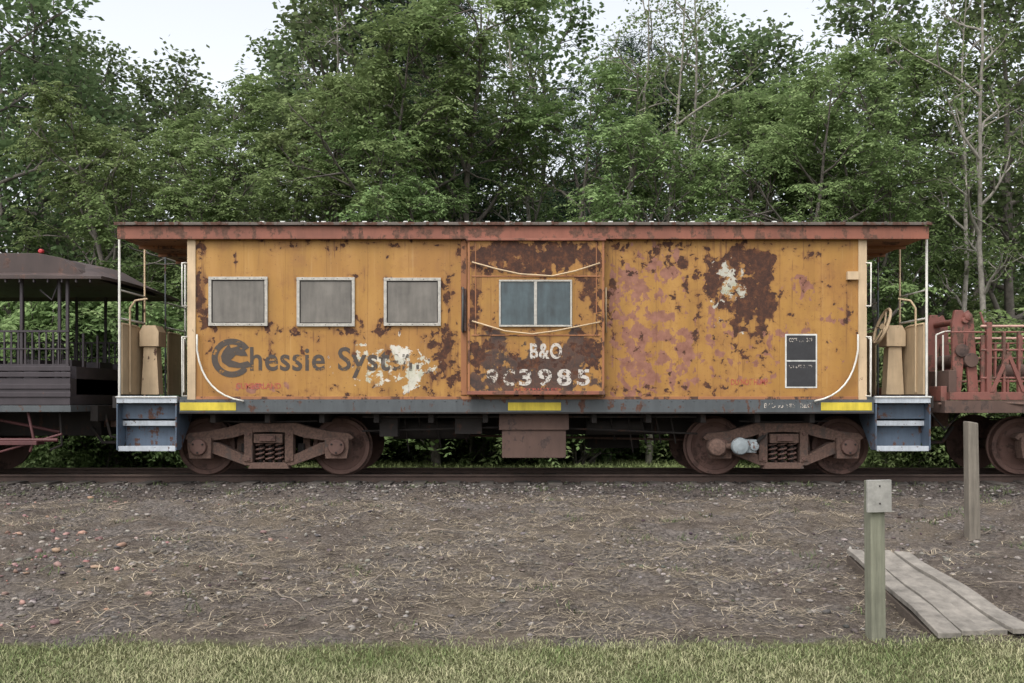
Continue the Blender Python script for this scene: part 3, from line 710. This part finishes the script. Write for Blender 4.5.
while px<66:
    for yy in (.04,2.96): mb.box(X(px)-.012,X(px)+.012,yy-.01,yy+.01,Z(366),Z(331),DW)
    px+=7
for yy in (.5,1.0,2.0,2.5): mb.box(X(68)-.015,X(68)+.015,yy-.015,yy+.015,zf,Z(331),DW)
mb.tube([P(58,284,.05),P(52,300,.05),P(40,290,.05)],.012,DW)
mb.build(lc)
mb=MB('car_body')
mb.box(xl,X(70),.0,3.0,Z(405),Z(378),DW)
for py in (366,372,384,392): mb.box(xl,X(71),-.02,.0,Z(py+5),Z(py),DW)
mb.box(xl,X(72),-.04,3.04,Z(412),Z(405.5),SILL)
mb.box(X(60),X(70),.2,2.8,Z(395),Z(366),DW)
mb.tube([P(70,382,.3),P(75,386,.3)],.09,DARK,14)
for yy in (.6,1.6,2.4):
    for px in (-100,-50,0,35): mb.box(X(px),X(px+18),yy,yy+.5,Z(378),Z(358),DW)
mb.build(lc,.006)
mb=MB('running_gear')
mb.box(xl,X(66),1.2,1.8,.6,1.0,DARK)
mb.tube([P(-60,412,.1),P(0,440,.1),P(58,440,.1)],.03,MAROON); mb.tube([P(28,412,.1),P(34,440,.1),P(30,452,.1)],.022,MAROON); mb.tube([P(0,452,.1),P(62,434,.1)],.02,MAROON)
mb.tube([P(0,420,.5),P(60,432,.5)],.025,MAROON)
mb.box(X(-10,.1),X(38,.1),.05,.3,Z(445,.1),Z(441,.1),MAROON)
mb.tube([P(60,412,.3),P(62,445,.3),P(50,450,.3)],.02,DARK)
mb.tube([(X(75),1.5,.9),(X(112,1.5),1.5,.9)],.09,TRUCK,10); mb.box(X(84,1.4),X(108,1.4),1.3,1.7,.74,1.05,TRUCK)
mb.tube([(X(78),.9,1.0),(X(85),.9,.6),(X(100),1.0,.55),(X(112),1.1,.85)],.025,DARK)
mb.box(X(72),X(80),.6,2.4,.85,1.1,DARK)
mb.build(lc,.006)
truck(lc,-130,-45,'excursion_truck')
mb=MB('marker_lantern'); RED=simple('red_lens',(0.35,0.015,0.02),0.4)
mb.lathe_y(X(40,.2),.2,Z(251,.2),[(.02,0),(.035,.01),(.035,.06),(.02,.07)],RED,14); mb.box(X(39,.2),X(41,.2),.22,.26,Z(258,.2),Z(253,.2),DARK)
mb.build(lc)

# ------------------------------------------------------------ right work car
rc=empty('work_flatcar')
RED2=weathered('faded_red_iron',(0.175,0.062,0.047),rust=(0.10,0.055,0.04),amount=0.58,scale=6)
PINKR=weathered('bleached_red_rail',(0.42,0.25,0.20),amount=0.3,scale=9)
mb=MB('deck'); x0=X(938); x1=X(1500)
mb.box(X(950),x1,.0,3.0,Z(400),Z(392),RED2); mb.box(X(944),x1,-.03,3.03,Z(413),Z(400.5),BOXR)
mb.box(X(944),X(950),.1,2.9,Z(402),Z(386),RED2)
mb.box(X(935,1.2),X(950,1.2),1.25,1.75,.75,1.0,TRUCK)
mb.tube([P(938,404,.1),P(990,402,.02),P(1024,404,-.05)],.02,TRUCK); mb.tube([P(930,412,.4),P(945,430,.4),P(960,412,.4)],.02,DARK)
mb.build(rc,.008)
mb=MB('winch_frame')
for y0 in (.15,1.0):
    mb.prism([(X(958),Z(392)),(X(966),Z(392)),(X(972),Z(322)),(X(968),Z(309)),(X(960),Z(309)),(X(957),Z(322))],y0,y0+.07,RED2)
    mb.prism([(X(974),Z(392)),(X(984),Z(392)),(X(979),Z(318)),(X(974),Z(309)),(X(969),Z(312))],y0+.005,y0+.065,RED2)
mb.tube([P(966,320,.1),(X(966),1.15,Z(320))],.05,RED2,12); mb.tube([P(972,360,.1),(X(972),1.15,Z(360))],.11,BOXR,16)
mb.lathe_y(X(972),.08,Z(316),[(.02,0),(.06,.01),(.07,.08)],RED2,18)
mb.lathe_y(X(966),.10,Z(350),[(.04,0),(.10,.01),(.10,.04),(.06,.05)],BOXR,24)
mb.box(X(952),X(960),.1,1.2,Z(392),Z(370),BOXR)
mb.tube([P(980,312,.15),P(986,330,.15),P(986,392,.15)],.02,RED2)
mb.build(rc,.008)
mb=MB('side_stakes_and_rails')
for yy in (.04,2.9):
    for py,m,r in ((326,PINKR,.02),(332,RED2,.014),(350,RED2,.02),(378,RED2,.02)):
        mb.tube([(X(946 if py<340 and py>330 else 982),yy,Z(py)),(x1,yy,Z(py-1))],r,m)
    for px in range(990,1500,15):
        big=(px//15)%3==0
        mb.box(X(px)-.018-(.02 if big else 0),X(px)+.018+(.02 if big else 0),yy-.03,yy+.03,Z(394),Z(322 if big else 332),RED2)
mb.prism([(X(990),Z(392)),(X(994),Z(392)),(X(1012),Z(352)),(X(1008),Z(352))],-.01,.02,RED2)
mb.prism([(X(1006),Z(352)),(X(1010),Z(352)),(X(1026),Z(392)),(X(1022),Z(392))],-.012,.018,RED2)
for px in (936,943): mb.tube([P(px,335,.4),P(px,395,.4)],.014,WHITE)
mb.tube([P(936,335,.4),P(943,332,.4),P(960,330,.4)],.014,WHITE)
mb.tube([P(1000,372,.5),P(1030,372,.5)],.12,BOXR,14)
mb.build(rc,.003)
truck(rc,1018,1136,'flatcar_truck')

# ------------------------------------------------------------ posts, ramp
def wood(name,base,scale=(30,30,2.0),v=.45):
    k=NT(name); n=k.noise(1,8,.7,vec=k.map(scale)); n2=k.noise(5,5)
    k.color(k.ramp(k.math('ADD',k.math('MULTIPLY',n,.7),k.math('MULTIPLY',n2,.3)),[(.32,tuple(x*(1-v) for x in base)),(.65,tuple(x*(1+v*.5) for x in base))])); k.rough(.9); k.bump(n,.8,.008); return k.m
PW=wood('weathered_green_grey_wood',(0.165,0.165,0.120)); PW2=wood('weathered_brown_wood',(0.155,0.135,0.108))
q=hit(877,638); yp=q.y; xp=X(875.5,yp); sp=empty('sign_post',(xp,yp,q.z))
mb=MB('post'); w=.052; h=Z(500,yp)-q.z
mb.box(-w,w,-w,w,-.15,h,PW); mb.build(sp,.008)
mb=MB('sign_plate'); SGN=wood('weathered_sign_board',(0.28,0.27,0.245),(9,9,9),.45)
h0=Z(511,yp)-sp.location.z; h1=Z(479,yp)-sp.location.z
mb.box(-.086,.086,-.080,-.055,h0,h1,SGN)
mb.box(-w+.004,w-.004,-.05,.05,h-.01,h1-.012,PW)
mb.lathe_y(-.0,-.086,(h0+h1)/2+.07,[(.006,0),(.008,.008)],DARK,8); mb.lathe_y(.0,-.086,(h0+h1)/2-.05,[(.006,0),(.008,.008)],DARK,8)
mb.build(sp,.003); sp.rotation_euler=(0,math.radians(-.6),math.radians(6))
q=hit(972,538); yp=q.y; xp=X(972.5,yp); wp=empty('wooden_post',(xp,yp,q.z))
mb=MB('post'); h=Z(421,yp)-wp.location.z
mb.prism([(-.062,-.2),(.062,-.2),(.05,h-.02),(-.056,h)],-.06,.06,PW2); mb.build(wp,.012)
wp.rotation_euler=(0,math.radians(-.8),0)
rp=empty('wooden_ramp')
WR=wood('ramp_planks',(0.205,0.185,0.158),(6,6,6),.65); WRS=wood('ramp_stringer',(0.085,0.065,0.05),(8,8,30))
bl=hit(846,549,.16); brr=hit(910,553,.16); fl=hit(937,632,.06); fr=hit(1036,630,.06)
mb=MB('planks'); nP=4
def bl2(u,v,dz): 
    p=(bl*(1-u)+brr*u)*(1-v)+(fl*(1-u)+fr*u)*v; return (p.x,p.y,p.z+dz)
for i in range(nP):
    u0=i/nP+.008; u1=(i+1)/nP-.008; o1=R.uniform(-.03,.02); o0=R.uniform(-.03,.03); dz=R.uniform(-.01,.01)
    segs=8; vs=[]
    for j in range(segs+1):
        v_=o0+(1+o1-o0)*j/segs; w_=dz+.010*math.sin(j*1.3+i); e0=R.uniform(-.006,.006); e1=R.uniform(-.006,.006)
        vs+=[bl2(u0+e0,v_,w_-.04),bl2(u1+e1,v_,w_-.04),bl2(u1+e1,v_,w_),bl2(u0+e0,v_,w_)]
    fs=[(0,3,2,1) ,tuple(segs*4+q for q in (0,1,2,3))]
    for j in range(segs):
        for q in range(4): q2=(q+1)%4; fs.append((j*4+q,j*4+q2,(j+1)*4+q2,(j+1)*4+q))
    mb.add(vs,fs,WR)
mb.build(rp,.005)
mb=MB('stringers')
for u in (.03,.5,.97):
    vs=[bl2(u-.03,.01,-.17),bl2(u+.03,.01,-.17),bl2(u+.03,.01,-.055),bl2(u-.03,.01,-.055),bl2(u-.03,.96,-.12),bl2(u+.03,.96,-.12),bl2(u+.03,.96,-.055),bl2(u-.03,.96,-.055)]
    mb.add(vs,[(0,1,2,3),(4,7,6,5),(0,4,5,1),(1,5,6,2),(2,6,7,3),(3,7,4,0)],WRS)
mb.build(rp)

# ------------------------------------------------------------ trees
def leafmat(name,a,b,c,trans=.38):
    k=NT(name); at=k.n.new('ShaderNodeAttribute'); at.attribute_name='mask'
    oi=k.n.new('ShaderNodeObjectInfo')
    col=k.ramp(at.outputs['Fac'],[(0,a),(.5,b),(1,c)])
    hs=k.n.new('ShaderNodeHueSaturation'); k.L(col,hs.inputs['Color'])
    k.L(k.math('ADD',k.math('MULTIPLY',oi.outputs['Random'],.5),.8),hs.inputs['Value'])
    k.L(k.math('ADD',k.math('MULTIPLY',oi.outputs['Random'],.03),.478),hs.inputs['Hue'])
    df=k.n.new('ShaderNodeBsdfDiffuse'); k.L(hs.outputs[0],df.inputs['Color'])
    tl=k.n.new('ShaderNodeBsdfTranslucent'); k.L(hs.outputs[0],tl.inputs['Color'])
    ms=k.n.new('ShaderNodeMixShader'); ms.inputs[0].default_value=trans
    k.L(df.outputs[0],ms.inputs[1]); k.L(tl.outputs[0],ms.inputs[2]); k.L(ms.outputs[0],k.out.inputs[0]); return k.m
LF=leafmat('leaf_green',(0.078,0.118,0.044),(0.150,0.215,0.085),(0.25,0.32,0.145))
LM=leafmat('maple_leaf_green',(0.056,0.086,0.040),(0.110,0.158,0.072),(0.18,0.235,0.112))
LP=leafmat('pine_needle_green',(0.018,0.036,0.022),(0.036,0.062,0.036),(0.06,0.092,0.050),.15)
BK=simple('bark_grey_brown',(0.115,0.100,0.085),.95,0,.45,6,0); BKP=simple('bark_pale',(0.23,0.21,0.18),.95,0,.4,7,0)
def skel(seed,H,spread,tr_,nl,first,prof,up=(.35,.9),nsec=6,nter=4,lean=.04,stems=1):
    r=np.random.default_rng(seed); segs=[]; leaves=[]
    def walk(p,d,L,r0,r1,n,wob,upb):
        pts=[p.copy()]; rad=[r0]
        for i in range(n):
            d=d+r.normal(0,wob,3)+np.array([0,0,upb]); d/=np.linalg.norm(d)
            p=p+d*L/n; pts.append(p.copy()); rad.append(r0+(r1-r0)*(i+1)/n)
        return pts,rad,d
    def at_(pts,t):
        q=t*(len(pts)-1); i=min(int(q),len(pts)-2); return pts[i]+(pts[i+1]-pts[i])*(q-i), pts[i+1]-pts[i]
    for s in range(stems):
        a=r.uniform(0,6.28); ln=lean if stems==1 else .22
        d=np.array([math.cos(a)*ln,math.sin(a)*ln,1.0]); Hs=H*(1 if s==0 else r.uniform(.65,.9))
        pts,rad,_=walk(np.array([r.normal(0,.1*(stems>1)),r.normal(0,.1*(stems>1)),-.2]),d,Hs,tr_,tr_*.12,12,.05,.05)
        segs.append((pts,rad,7)); az=r.uniform(0,6.28)
        for i in range(nl):
            t=first+(.98-first)*(i+.5)/nl+r.normal(0,.01); t=min(t,.99); p,_=at_(pts,t); az+=2.4+r.normal(0,.35)
            L=spread*prof((t-first)/(1-first))*r.uniform(.6,1.3); el=r.uniform(*up)
            d=np.array([math.cos(az)*math.cos(el),math.sin(az)*math.cos(el),math.sin(el)]); rr=tr_*(1-t)*.55+.02
            lp,lr,_=walk(p,d,L,rr,.012,7,.13,.04); segs.append((lp,lr,5))
            for j in range(nsec):
                t2=.3+.67*(j+.5)/nsec; p2,dd=at_(lp,t2); dd=dd/np.linalg.norm(dd)
                d2=dd*.6+r.normal(0,.55,3)+np.array([0,0,.15]); d2/=np.linalg.norm(d2)
                L2=L*(.5-.25*t2)+.25
                sp_,sr,_=walk(p2,d2,L2,rr*.4+.006,.006,4,.15,.03); segs.append((sp_,sr,4))
                leaves.append(sp_[-1]); leaves.append(sp_[-2])
                for m in range(nter):
                    p3,d3=at_(sp_,r.uniform(.3,1)); d3=d3/np.linalg.norm(d3)+r.normal(0,.7,3); d3/=np.linalg.norm(d3)
                    tp,trr,_=walk(p3,d3,r.uniform(.25,.6),.008,.004,2,.1,0); segs.append((tp,trr,3)); leaves.append(tp[-1])
                    if m%2: leaves.append(tp[-2])
            leaves.append(lp[-1])
    return segs,np.array(leaves)
def branchmesh(name,segs,mat):
    V=[];Fq=[];b=0
    for pts,rad,n in segs:
        pts=np.array(pts); k_=len(pts); tg=np.gradient(pts,axis=0); tg/=np.linalg.norm(tg,axis=1,keepdims=True)
        a=np.where(np.abs(tg[:,2:3])<.9,np.array([[0,0,1.]]),np.array([[1.,0,0]])); a=np.repeat(a[:1],k_,0)
        u=np.cross(tg,a); u/=np.linalg.norm(u,axis=1,keepdims=True); w=np.cross(tg,u)
        an=np.arange(n)*2*np.pi/n
        ring=pts[:,None]+(u[:,None]*np.cos(an)[None,:,None]+w[:,None]*np.sin(an)[None,:,None])*np.array(rad)[:,None,None]
        V.append(ring.reshape(-1,3))
        i,j=np.meshgrid(np.arange(k_-1),np.arange(n),indexing='ij'); j2=(j+1)%n
        Fq.append((np.stack([i*n+j,i*n+j2,(i+1)*n+j2,(i+1)*n+j],-1).reshape(-1,4))+b); b+=k_*n
    return np_mesh(name,np.concatenate(V),np.concatenate(Fq),[mat],smooth=True)
def nrm(a): return a/np.maximum(np.linalg.norm(a,axis=-1,keepdims=True),1e-6)
def fronds(name,pts,per,seed,mat,L=(.3,.7),P_=6,ll=.165,lw=.034):
    r=np.random.default_rng(seed); n=len(pts)*per
    base=np.repeat(pts,per,0)+r.normal(0,.05,(n,3)); cen=np.array([0,0,pts[:,2].mean()])
    az=r.uniform(0,6.28,n); out=nrm((base-cen)*np.array([1,1,.3]))
    d=nrm(np.stack([np.cos(az),np.sin(az),r.uniform(-.2,.6,n)],-1)+out*.5)
    Ln=r.uniform(*L,n)[:,None,None]; droop=r.uniform(.2,.8,n)[:,None,None]
    up=np.array([0,0,1.]); s=nrm(np.cross(d,up)); t=np.linspace(.15,1,P_)[None,:,None]
    pos=base[:,None]+d[:,None]*Ln*t-up*droop*Ln*t*t
    tan=nrm(d[:,None]-up*2*droop*t); out_=[]
    for sd in (-1,1):
        ld=nrm(sd*s[:,None]*.9+tan*.45-up*r.uniform(0,.7,(n,P_,1))+r.normal(0,.15,(n,P_,3)))
        wd=nrm(tan+r.normal(0,.25,(n,P_,3)))*lw; l=ll*r.uniform(.7,1.2,(n,P_,1))*(1.1-.5*t)
        out_.append(np.stack([pos,pos+ld*l*.45+wd,pos+ld*l,pos+ld*l*.45-wd],2))
    V=np.stack(out_,2).reshape(-1,3); nf=len(V)//4
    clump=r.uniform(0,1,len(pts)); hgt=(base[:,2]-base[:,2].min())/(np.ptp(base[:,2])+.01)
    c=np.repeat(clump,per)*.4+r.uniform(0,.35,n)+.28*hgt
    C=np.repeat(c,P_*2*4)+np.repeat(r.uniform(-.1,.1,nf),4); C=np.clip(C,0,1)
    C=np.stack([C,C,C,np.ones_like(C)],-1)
    return np_mesh(name,V,np.arange(nf*4).reshape(-1,4),[mat],col=C)
def leafclumps(name,pts,per,seed,mat,sig=.2,ll=.11,lw=.04):
    r=np.random.default_rng(seed); n=len(pts)*per
    base=np.repeat(pts,per,0)+r.normal(0,sig,(n,3))*np.array([1,1,.6])
    d=nrm(r.normal(0,1,(n,3))*np.array([1,1,.5])-np.array([0,0,.25])); w=nrm(np.cross(d,nrm(r.normal(0,.6,(n,3))+np.array([0,0,1.]))))*lw
    l=ll*r.uniform(.6,1.3,(n,1))
    V=np.stack([base,base+d*l*.5+w,base+d*l,base+d*l*.5-w],1).reshape(-1,3)
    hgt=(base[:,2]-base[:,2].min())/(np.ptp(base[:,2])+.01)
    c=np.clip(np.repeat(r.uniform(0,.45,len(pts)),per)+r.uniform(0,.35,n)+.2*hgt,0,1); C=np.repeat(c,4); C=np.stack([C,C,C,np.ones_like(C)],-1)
    return np_mesh(name,V,np.arange(n*4).reshape(-1,4),[mat],col=C)
dome=lambda t: (0.55+.6*math.sin(math.pi*min(1,t*1.0+.12)))*(1-.35*t)
cone=lambda t: 1.05-.9*t
slim=lambda t: .5+.5*math.sin(math.pi*t)
PROT={}
def proto(key,seed,H,spread,tr_,nl,first,prof,kind,per,bark,**kw):
    segs,lv=skel(seed,H,spread,tr_,nl,first,prof,**kw)
    bm_=branchmesh(key+'_wood',segs,bark)
    if kind=='frond': lm=fronds(key+'_leaves',lv,per,seed+1,LF)
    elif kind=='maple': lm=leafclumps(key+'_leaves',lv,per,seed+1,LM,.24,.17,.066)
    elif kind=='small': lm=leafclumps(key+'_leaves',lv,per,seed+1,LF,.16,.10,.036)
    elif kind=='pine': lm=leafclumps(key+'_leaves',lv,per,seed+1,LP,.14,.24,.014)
    PROT[key]=(bm_,lm,H)
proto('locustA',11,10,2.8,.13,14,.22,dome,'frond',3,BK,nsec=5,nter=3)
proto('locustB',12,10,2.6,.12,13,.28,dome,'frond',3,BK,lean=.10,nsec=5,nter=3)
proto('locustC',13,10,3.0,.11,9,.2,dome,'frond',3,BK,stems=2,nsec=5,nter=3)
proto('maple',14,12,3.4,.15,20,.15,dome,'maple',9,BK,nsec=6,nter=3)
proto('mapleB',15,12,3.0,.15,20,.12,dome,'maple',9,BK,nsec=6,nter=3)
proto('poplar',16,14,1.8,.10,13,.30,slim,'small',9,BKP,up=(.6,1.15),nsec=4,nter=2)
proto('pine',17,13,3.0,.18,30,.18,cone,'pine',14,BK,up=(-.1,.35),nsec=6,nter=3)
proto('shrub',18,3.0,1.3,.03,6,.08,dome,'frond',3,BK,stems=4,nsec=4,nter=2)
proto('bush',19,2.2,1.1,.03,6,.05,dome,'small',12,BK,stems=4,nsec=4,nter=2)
def tree(name,key,px,d,top=None,H=None,rot=None,parent=None,wide=1.0):
    bm_,lm,H0=PROT[key]; y=d-14; x=(px-512)*d/F; z=gzs(x,y)
    if top is not None: H=(HY-top)*d/F+CZ-z
    s=H/H0; e=bpy.data.objects.new(name,None); scene.collection.objects.link(e)
    e.location=(x,y,z-.05); e.scale=(s*wide,s*wide,s); e.rotation_euler=(0,0,R.uniform(0,6.28) if rot is None else rot)
    if parent: e.parent=parent
    for nm,me in (('trunk_and_branches',bm_),('foliage',lm)):
        o=bpy.data.objects.new(nm,me); scene.collection.objects.link(o); o.parent=e
LL=['locustA','locustB','locustC']
row1=[(118,24,100),(185,26,88),(240,24,105),(300,26,70),(372,25,45),(430,23.5,105),(478,26,15),(545,25,75),(597,24,140),(735,26,75),(795,24,90),(845,26,40),(885,24,110),(925,27,20)]
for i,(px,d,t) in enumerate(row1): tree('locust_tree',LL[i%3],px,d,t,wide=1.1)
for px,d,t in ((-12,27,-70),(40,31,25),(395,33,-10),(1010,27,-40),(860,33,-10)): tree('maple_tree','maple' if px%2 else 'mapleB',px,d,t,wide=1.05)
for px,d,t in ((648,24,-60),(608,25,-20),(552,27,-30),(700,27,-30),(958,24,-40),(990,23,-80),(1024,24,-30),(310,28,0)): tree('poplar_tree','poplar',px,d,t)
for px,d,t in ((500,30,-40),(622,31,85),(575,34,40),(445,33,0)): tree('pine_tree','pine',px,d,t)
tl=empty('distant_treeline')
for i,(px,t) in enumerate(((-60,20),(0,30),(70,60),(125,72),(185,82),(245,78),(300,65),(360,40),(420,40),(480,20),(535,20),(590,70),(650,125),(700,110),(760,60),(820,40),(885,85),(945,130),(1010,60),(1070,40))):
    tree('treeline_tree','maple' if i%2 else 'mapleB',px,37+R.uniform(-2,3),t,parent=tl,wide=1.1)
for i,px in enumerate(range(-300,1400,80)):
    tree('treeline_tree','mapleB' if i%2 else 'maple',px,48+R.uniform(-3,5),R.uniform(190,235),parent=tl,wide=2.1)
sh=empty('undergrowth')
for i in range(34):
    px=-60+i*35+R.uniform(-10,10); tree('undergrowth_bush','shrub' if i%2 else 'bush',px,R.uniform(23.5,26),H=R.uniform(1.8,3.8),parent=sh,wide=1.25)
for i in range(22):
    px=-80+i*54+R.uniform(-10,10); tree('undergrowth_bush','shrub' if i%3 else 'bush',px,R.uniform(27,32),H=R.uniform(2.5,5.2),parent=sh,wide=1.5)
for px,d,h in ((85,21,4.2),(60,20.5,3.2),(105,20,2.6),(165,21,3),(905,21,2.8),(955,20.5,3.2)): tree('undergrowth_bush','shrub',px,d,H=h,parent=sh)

# ------------------------------------------------------------ world, sun, camera
w=bpy.data.worlds.new('World'); scene.world=w; w.use_nodes=True; nt=w.node_tree
bg=nt.nodes['Background']; sky=nt.nodes.new('ShaderNodeTexSky'); sky.sky_type='NISHITA'; sky.sun_disc=False
EL,AZ=math.radians(56),math.radians(205)
sky.sun_elevation=EL; sky.sun_rotation=AZ; sky.air_density=1.0; sky.dust_density=4.0; sky.ozone_density=1.0
hs=nt.nodes.new('ShaderNodeHueSaturation'); hs.inputs['Saturation'].default_value=.24; hs.inputs['Value'].default_value=2.2
nt.links.new(sky.outputs[0],hs.inputs['Color']); nt.links.new(hs.outputs[0],bg.inputs['Color']); bg.inputs['Strength'].default_value=.15
sd=bpy.data.lights.new('sun','SUN'); sd.energy=.7; sd.angle=math.radians(25); sd.color=(1,.98,.95)
so=bpy.data.objects.new('sun',sd); scene.collection.objects.link(so)
dirv=Vector((math.sin(AZ)*math.cos(EL),math.cos(AZ)*math.cos(EL),math.sin(EL)))
so.rotation_euler=dirv.to_track_quat('Z','Y').to_euler(); so.location=(0,-20,30)
cd=bpy.data.cameras.new('camera'); co_=bpy.data.objects.new('camera',cd); scene.collection.objects.link(co_)
cd.sensor_width=36; cd.lens=F/1024*36; cd.shift_y=(HY-341.5)/1024; cd.clip_end=2000; cd.clip_start=.1
co_.location=(0,-14,CZ); co_.rotation_euler=(math.radians(90),0,0); scene.camera=co_
scene.view_settings.view_transform='Standard'; scene.view_settings.look='None'; scene.view_settings.exposure=0
